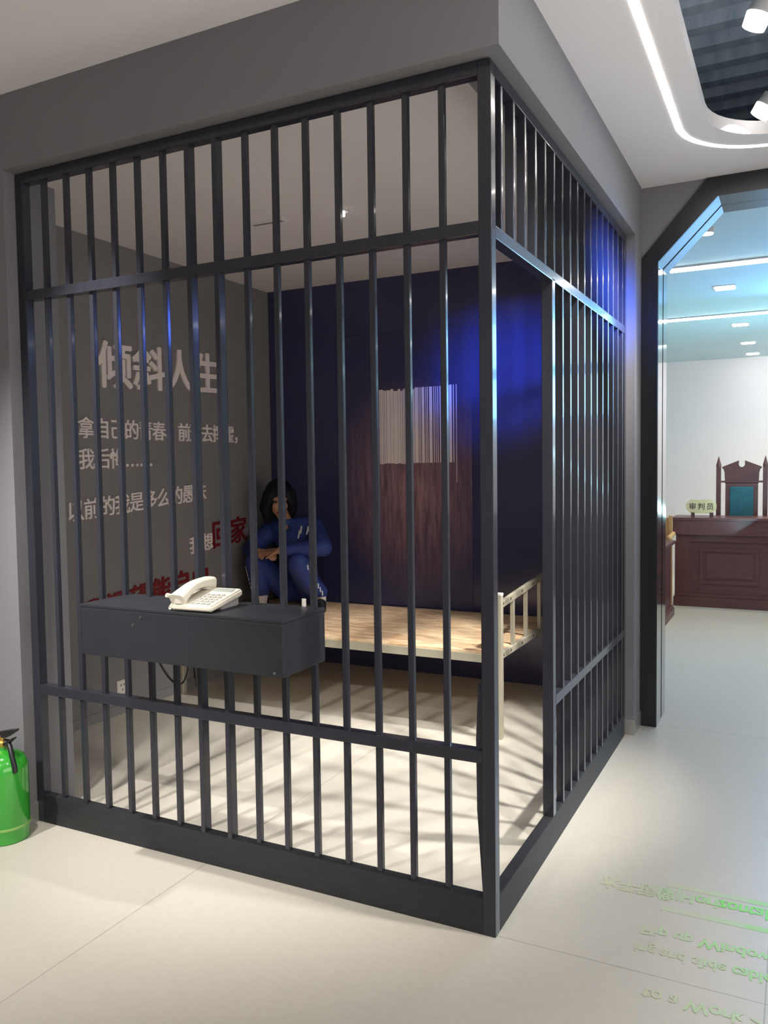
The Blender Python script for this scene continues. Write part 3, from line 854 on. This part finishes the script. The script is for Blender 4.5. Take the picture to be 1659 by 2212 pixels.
def jacket(bm):
    capsule(bm, J['pelvis'] + Vector((0, 0, .04)), 0.125, J['waist'], 0.120); capsule(bm, J['waist'], 0.120, J['chest'], 0.132)
    for s in 'lr':
        capsule(bm, J['chest'] + Vector((0, 0, 0.0)), 0.125, (J['sh' + s] * 0.6 + J['chest'] * 0.4), 0.092)
        capsule(bm, J['sh' + s], 0.074, J['el' + s], 0.064)
        capsule(bm, J['el' + s], 0.064, J['el' + s].lerp(J['wr' + s], 0.55), 0.052); capsule(bm, J['el' + s].lerp(J['wr' + s], 0.55), 0.052, J['el' + s].lerp(J['wr' + s], 0.86), 0.040)
        capsule(bm, J['sh' + s], 0.074, J['chest'] + Vector((0, 0, 0.06)), 0.09)
        capsule(bm, J['sh' + s] + Vector((0, 0, 0.0)), 0.076, J['neck'].lerp(J['sh' + s], 0.35) + Vector((0, 0.0, -0.012)), 0.066)
    # stand-up collar
    for k in range(10):
        a = math.radians(-150 + 300 * k / 9 + 90)
        p = J['neck'] + Vector((0.058 * math.cos(a), 0.058 * math.sin(a), 0.0))
        capsule(bm, p, 0.014, p + Vector((0, 0, 0.025)), 0.013)
obj('jacket', blob(jacket, 0.008, 3), M['blue'], person, smooth=True)
def trousers(bm):
    capsule(bm, J['pelvis'], 0.118, J['pelvis'] + Vector((0, 0, .06)), 0.115)
    for s in 'lr':
        capsule(bm, J['pelvis'], 0.10, J['hi' + s], 0.100); capsule(bm, J['hi' + s], 0.100, J['kn' + s], 0.076)
        capsule(bm, J['kn' + s], 0.075, J['kn' + s].lerp(J['an' + s], 0.6), 0.066); capsule(bm, J['kn' + s].lerp(J['an' + s], 0.6), 0.066, J['an' + s] + Vector((0, 0, 0.06)), 0.056)
obj('trousers', blob(trousers, 0.008, 3), M['blue'], person, smooth=True)
# white stripes: rows of short dashes on the sleeve and down the outer legs
from mathutils.bvhtree import BVHTree
jk = [o for o in person.children if o.name.split('.')[0] == 'jacket'][0]
bvh = BVHTree.FromPolygons([v.co.copy() for v in jk.data.vertices], [tuple(p.vertices) for p in jk.data.polygons])
bm = bmesh.new()
for k in range(4):
    c = Vector((-2.372 + 0.019 * k, 2.56, 1.012 + 0.019 * k))
    h, nn, _, _ = bvh.find_nearest(c - person.location)
    h = h + person.location
    up_ = (Vector((0.25, 0, 1)) - nn * nn.dot(Vector((0.25, 0, 1)))).normalized()
    capsule(bm, h - up_ * 0.026 + nn * 0.001, 0.0065, h + up_ * 0.026 + nn * 0.001, 0.0065)
obj('sleeve_stripe', bm, M['stripe'], person)
for s, sgn in (('l', -1), ('r', 1)):
    bm = bmesh.new()
    ax = (J['an' + s] - J['kn' + s]); L_ = ax.length; ax.normalize()
    out = Vector((sgn, -0.45 if s == 'l' else -0.1, 0)).normalized(); out = (out - ax * out.dot(ax)).normalized(); acr = ax.cross(out)
    for k in range(8):
        f = 0.02 + k * 0.034
        rad = 0.076 - 0.018 * f / L_
        c = J['kn' + s] + ax * f + out * rad
        capsule(bm, c - acr * 0.006, 0.005, c + ax * 0.022 + acr * 0.010, 0.005)
        if s == 'l':
            c2 = J['kn' + s] + ax * (f + 0.012) + out * rad * 0.9 - acr * 0.030
            capsule(bm, c2, 0.004, c2 + ax * 0.018 + acr * 0.006, 0.004)
    obj('trouser_stripe', bm, M['stripe'], person)
    a = J['an' + s]
    bm = bmesh.new(); capsule(bm, a + Vector((0, 0, 0.035)), 0.044, a + Vector((0.004 * sgn, -0.01, -0.025)), 0.043)
    obj('sock', bm, M['sock'], person, smooth=True)
    def shoe(bm, a=a, sgn=sgn):
        toe = a + Vector((0.07 * sgn + 0.03, -0.145, -0.036)); heel = a + Vector((-0.01, 0.035, -0.034))
        capsule(bm, heel, 0.034, toe, 0.031); capsule(bm, heel + Vector((0, 0, 0.018)), 0.036, a + Vector((0.03 * sgn, -0.05, -0.02)), 0.040)
    b = blob(shoe, 0.006, 2)
    for v in b.verts:
        v.co.z = max(v.co.z, BZ + 0.001)
    obj('shoe', b, M['blackp'], person, smooth=True)

# ------------------------------------------------------------------ fire extinguisher
EX, EY, ER = -2.040, -0.168, 0.096
t = thing('fire_extinguisher', 'green fire extinguisher standing by the grey wall left of the cage', 'fire extinguisher', (EX, EY, 0))
bm = bmesh.new()
lathe(bm, [(0.088, 0.0), (0.092, 0.004), (0.093, 0.045), (ER, 0.052), (ER, 0.285), (0.094, 0.305), (0.083, 0.332), (0.061, 0.352), (0.034, 0.362), (0.022, 0.366), (0.022, 0.378)], 48, EX, EY)
obj('cylinder', bm, M['green'], t, smooth=True)
bm = bmesh.new(); lathe(bm, [(0.095, 0.056), (0.0975, 0.058), (0.0975, 0.066), (0.095, 0.068)], 48, EX, EY); obj('band', bm, M['greenband'], t, smooth=True)
bm = bmesh.new(); lathe(bm, [(0.017, 0.374), (0.020, 0.380), (0.020, 0.396), (0.014, 0.402), (0.014, 0.425), (0.008, 0.430)], 24, EX, EY); obj('valve', bm, M['brass'], t, smooth=True)
bm = bmesh.new(); prism(bm, [(EX - 0.015, 0.418), (EX + 0.030, 0.418), (EX + 0.088, 0.452), (EX + 0.090, 0.460), (EX + 0.050, 0.452), (EX - 0.015, 0.436)], 'y', EY - 0.012, EY + 0.012); obj('lever', bm, M['blackp'], t)
bm = bmesh.new(); prism(bm, [(EX + 0.010, 0.392), (EX + 0.030, 0.398), (EX + 0.075, 0.425), (EX + 0.072, 0.418), (EX + 0.030, 0.386), (EX + 0.010, 0.384)], 'y', EY - 0.011, EY + 0.011); obj('carry_handle', bm, M['blackp'], t)
bm = bmesh.new(); cyl(bm, (EX - 0.012, EY - 0.014, 0.392), (EX - 0.014, EY - 0.036, 0.392), 0.016, 0.016); obj('pressure_gauge', bm, M['silver'], t, smooth=True)
obj('hose', tube(bmesh.new(), [(EX + 0.012, EY + 0.005, 0.398), (EX + 0.035, EY, 0.402), (EX + 0.056, EY - 0.008, 0.385), (EX + 0.070, EY - 0.014, 0.362), (EX + 0.082, EY - 0.018, 0.340), (EX + 0.094, EY - 0.020, 0.312), (EX + 0.096, EY - 0.02, 0.29)], 0.010, 12), M['blackp'], t, smooth=True)
def wrap_patch(a0, a1, z0, z1, r, n=10):
    bm = bmesh.new(); rows = []
    for k in range(n + 1):
        a = math.radians(a0 + (a1 - a0) * k / n)
        rows.append((bm.verts.new((EX + r * math.cos(a), EY + r * math.sin(a), z0)), bm.verts.new((EX + r * math.cos(a), EY + r * math.sin(a), z1))))
    for p, q in zip(rows, rows[1:]):
        bm.faces.new((p[0], q[0], q[1], p[1]))
    return bm
obj('red_label', wrap_patch(-90, -54, 0.252, 0.270, ER + 0.0008), M['red'], t)
obj('round_sticker', wrap_patch(-85, -58, 0.205, 0.235, ER + 0.0008), mat('pale_green_sticker', (0.12, 0.42, 0.12), 0.3), t)

# ------------------------------------------------------------------ courtroom furniture
WR = M['wood_red']
YBn = 6.60
bn = thing('judge_bench', 'long dark red wooden judge bench with framed panels', 'desk', (1.1, 6.9, 0))
obj('top', B(-0.345, 2.60, YBn - 0.01, 7.05, 0.895, 0.925, 0.004), WR, bn)
obj('upper_front', B(-0.33, 2.585, YBn, 6.70, 0.745, 0.895, 0.003), WR, bn)
obj('ledge', B(-0.30, 2.56, YBn + 0.03, 6.72, 0.675, 0.745, 0.003), WR, bn)
obj('front_panel', B(-0.29, 2.55, YBn + 0.05, 6.72, 0.10, 0.675), WR, bn)
for x in (-0.065, 0.62, 1.31, 2.0):
    bm = bmesh.new(); x1 = x + 0.56
    box(bm, x, x1, YBn + 0.035, YBn + 0.052, 0.24, 0.275); box(bm, x, x1, YBn + 0.035, YBn + 0.052, 0.575, 0.61)
    box(bm, x, x + 0.035, YBn + 0.035, YBn + 0.052, 0.276, 0.574); box(bm, x1 - 0.035, x1, YBn + 0.035, YBn + 0.052, 0.276, 0.574)
    box(bm, x + 0.06, x1 - 0.06, YBn + 0.04, YBn + 0.052, 0.30, 0.55, 0.004)
    obj('panel_moulding', bm, WR, bn)
obj('side_panel', B(-0.30, -0.26, YBn + 0.06, 7.0, 0.10, 0.895), WR, bn)
obj('side_panel', B(2.52, 2.56, YBn + 0.06, 7.0, 0.10, 0.895), WR, bn)
obj('pilaster', B(-0.31, -0.17, YBn + 0.025, YBn + 0.055, 0.10, 0.675, 0.003), WR, bn)
bm = bmesh.new(); box(bm, -0.32, 2.58, YBn + 0.0, 7.0, 0, 0.10, 0.004); box(bm, -0.31, 2.57, YBn + 0.02, 6.9, 0.10, 0.13, 0.004)
obj('plinth', bm, WR, bn)

ch = thing('judge_chair', 'tall carved judge chair with teal leather back and pointed finials', 'chair', (0.297, 7.3, 0))
YC = 7.16
for x in (0.068, 0.526):
    obj('back_post', B(x - 0.024, x + 0.024, YC - 0.022, YC + 0.022, 0, 1.44, 0.004), WR, ch)
    bm = bmesh.new(); cyl(bm, (x, YC, 1.44), (x, YC, 1.47), 0.026, 0.026, 16); cyl(bm, (x, YC, 1.47), (x, YC, 1.555), 0.024, 0.002, 16)
    obj('finial', bm, WR, ch)
bm = bmesh.new()
cx = 0.297
outl = [(cx - 0.165, 1.265), (cx - 0.170, 1.38), (cx - 0.180, 1.415), (cx - 0.195, 1.430), (cx - 0.195, 1.440), (cx - 0.030, 1.508)]
notch = [(cx - 0.030, 1.46), (cx - 0.018, 1.442), (cx, 1.436), (cx + 0.018, 1.442), (cx + 0.030, 1.46)]
pol = outl + notch + [(2 * cx - a, b) for a, b in reversed(outl)]
prism(bm, pol, 'y', YC - 0.02, YC + 0.02)
obj('crest', bm, WR, ch)
bm = bmesh.new()
box(bm, cx - 0.16, cx - 0.112, YC - 0.02, YC + 0.02, 0.46, 1.27); box(bm, cx + 0.112, cx + 0.16, YC - 0.02, YC + 0.02, 0.46, 1.27)
box(bm, cx - 0.112, cx + 0.112, YC - 0.02, YC + 0.02, 1.225, 1.27); box(bm, cx - 0.112, cx + 0.112, YC - 0.02, YC + 0.02, 0.46, 0.86)
obj('back_frame', bm, WR, ch)
obj('back_pad', B(cx - 0.116, cx + 0.116, YC - 0.035, YC + 0.01, 0.86, 1.23, 0.012), M['teal'], ch)
obj('cross_rail', B(0.068, 0.526, YC - 0.012, YC + 0.012, 1.272, 1.292), WR, ch)
obj('seat', B(0.07, 0.524, 6.72 + 0.36, 7.60, 0.40, 0.46, 0.01), WR, ch)
for x in (0.092, 0.502):
    obj('leg', B(x - 0.022, x + 0.022, 7.55, 7.594, 0, 0.40), WR, ch)
    obj('armrest', B(x - 0.03, x + 0.03, 7.18, 7.60, 0.62, 0.66, 0.006), WR, ch)
t = thing('name_plate', 'octagonal pale gold name plate on small stand, on the judge bench', 'sign', (-0.065, 6.70, 0.925))
bm = bmesh.new()
px0, px1, pz0, pz1, cc = -0.21, 0.085, 0.965, 1.108, 0.045
prism(bm, [(px0, pz0 + cc), (px0, pz1 - cc), (px0 + cc, pz1), (px1 - cc, pz1), (px1, pz1 - cc), (px1, pz0 + cc), (px1 - cc, pz0), (px0 + cc, pz0)], 'y', 6.69, 6.715)
obj('plate', bm, M['gold'], t)
for x in (-0.16, 0.02):
    obj('stand', B(x, x + 0.035, 6.69, 6.73, 0.925, 0.972), M['wood_red'], t)
for i, c_ in enumerate('审判员'):
    bm = char_bm(c_, 0.072, 0.004, 0)
    for v in bm.verts:
        v.co = Vector((-0.175 + i * 0.085 + v.co.x, 6.689 - v.co.z, 1.003 + v.co.y))
    obj('character', bm, M['ink'], t)
sd = thing('clerk_desk', 'dark red wooden desk end, mostly hidden by the portal side', 'desk', (-0.75, 5.75, 0))
obj('top', B(-1.45, -0.235, 5.42, 6.05, 0.70, 0.735, 0.004), WR, sd)
obj('body', B(-1.40, -0.265, 5.46, 6.00, 0.10, 0.70), WR, sd)
bm = bmesh.new(); box(bm, -1.43, -0.235, 5.43, 6.03, 0, 0.075, 0.004); box(bm, -1.42, -0.245, 5.44, 6.02, 0.075, 0.10, 0.004)
obj('plinth', bm, WR, sd)
wc = thing('wooden_chair', 'light tan wooden chair behind the clerk desk, beside the portal', 'chair', (-0.55, 6.15, 0))
for x in (-0.72, -0.33):
    obj('leg', B(x - 0.018, x + 0.018, 6.10, 6.136, 0, 0.45), M['wood_tan'], wc)
    obj('leg', B(x - 0.018, x + 0.018, 6.42, 6.456, 0, 0.95), M['wood_tan'], wc)
    bm = bmesh.new(); capsule(bm, (x + 0.03, 6.12, 0.745), 0.028, (x + 0.03, 6.42, 0.77), 0.022); obj('armrest', bm, M['wood_tan'], wc, smooth=True)
obj('seat', B(-0.74, -0.31, 6.09, 6.46, 0.43, 0.47, 0.006), M['wood_tan'], wc)
obj('backrest', B(-0.72, -0.33, 6.43, 6.45, 0.62, 0.93, 0.006), M['wood_tan'], wc)

# ------------------------------------------------------------------ projected green light painted as flat letters and bars on the floor (seen upside down)
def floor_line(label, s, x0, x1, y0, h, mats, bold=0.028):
    t = thing('painted_projection_text', label, 'text', (x0, y0, 0), 0, 'green projected light painted as text on the corridor floor')
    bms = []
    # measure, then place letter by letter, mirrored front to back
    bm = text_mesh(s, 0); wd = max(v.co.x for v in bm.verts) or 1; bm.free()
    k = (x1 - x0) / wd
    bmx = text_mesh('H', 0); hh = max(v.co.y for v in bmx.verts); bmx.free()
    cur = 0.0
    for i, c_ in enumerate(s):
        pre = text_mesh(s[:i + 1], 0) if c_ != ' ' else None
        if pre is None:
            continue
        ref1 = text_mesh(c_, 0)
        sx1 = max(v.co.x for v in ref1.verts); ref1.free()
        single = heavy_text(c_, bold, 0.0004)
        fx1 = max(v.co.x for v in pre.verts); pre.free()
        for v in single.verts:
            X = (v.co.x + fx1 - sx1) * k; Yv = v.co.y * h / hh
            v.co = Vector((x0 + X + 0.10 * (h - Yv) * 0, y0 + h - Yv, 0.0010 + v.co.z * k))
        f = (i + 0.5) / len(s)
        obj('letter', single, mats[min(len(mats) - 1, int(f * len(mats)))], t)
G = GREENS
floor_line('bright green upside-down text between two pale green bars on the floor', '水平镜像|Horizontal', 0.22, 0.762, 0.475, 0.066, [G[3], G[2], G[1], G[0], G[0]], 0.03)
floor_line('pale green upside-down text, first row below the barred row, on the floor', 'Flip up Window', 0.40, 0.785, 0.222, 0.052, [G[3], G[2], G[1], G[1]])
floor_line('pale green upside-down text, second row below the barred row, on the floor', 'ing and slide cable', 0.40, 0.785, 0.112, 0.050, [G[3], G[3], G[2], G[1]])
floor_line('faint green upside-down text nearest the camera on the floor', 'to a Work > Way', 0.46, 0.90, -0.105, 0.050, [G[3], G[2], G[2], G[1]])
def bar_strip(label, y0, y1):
    t = thing('painted_projection_bar', label, 'light bar', (0.6, y0, 0), 0, 'green projected light painted as bars on the corridor floor')
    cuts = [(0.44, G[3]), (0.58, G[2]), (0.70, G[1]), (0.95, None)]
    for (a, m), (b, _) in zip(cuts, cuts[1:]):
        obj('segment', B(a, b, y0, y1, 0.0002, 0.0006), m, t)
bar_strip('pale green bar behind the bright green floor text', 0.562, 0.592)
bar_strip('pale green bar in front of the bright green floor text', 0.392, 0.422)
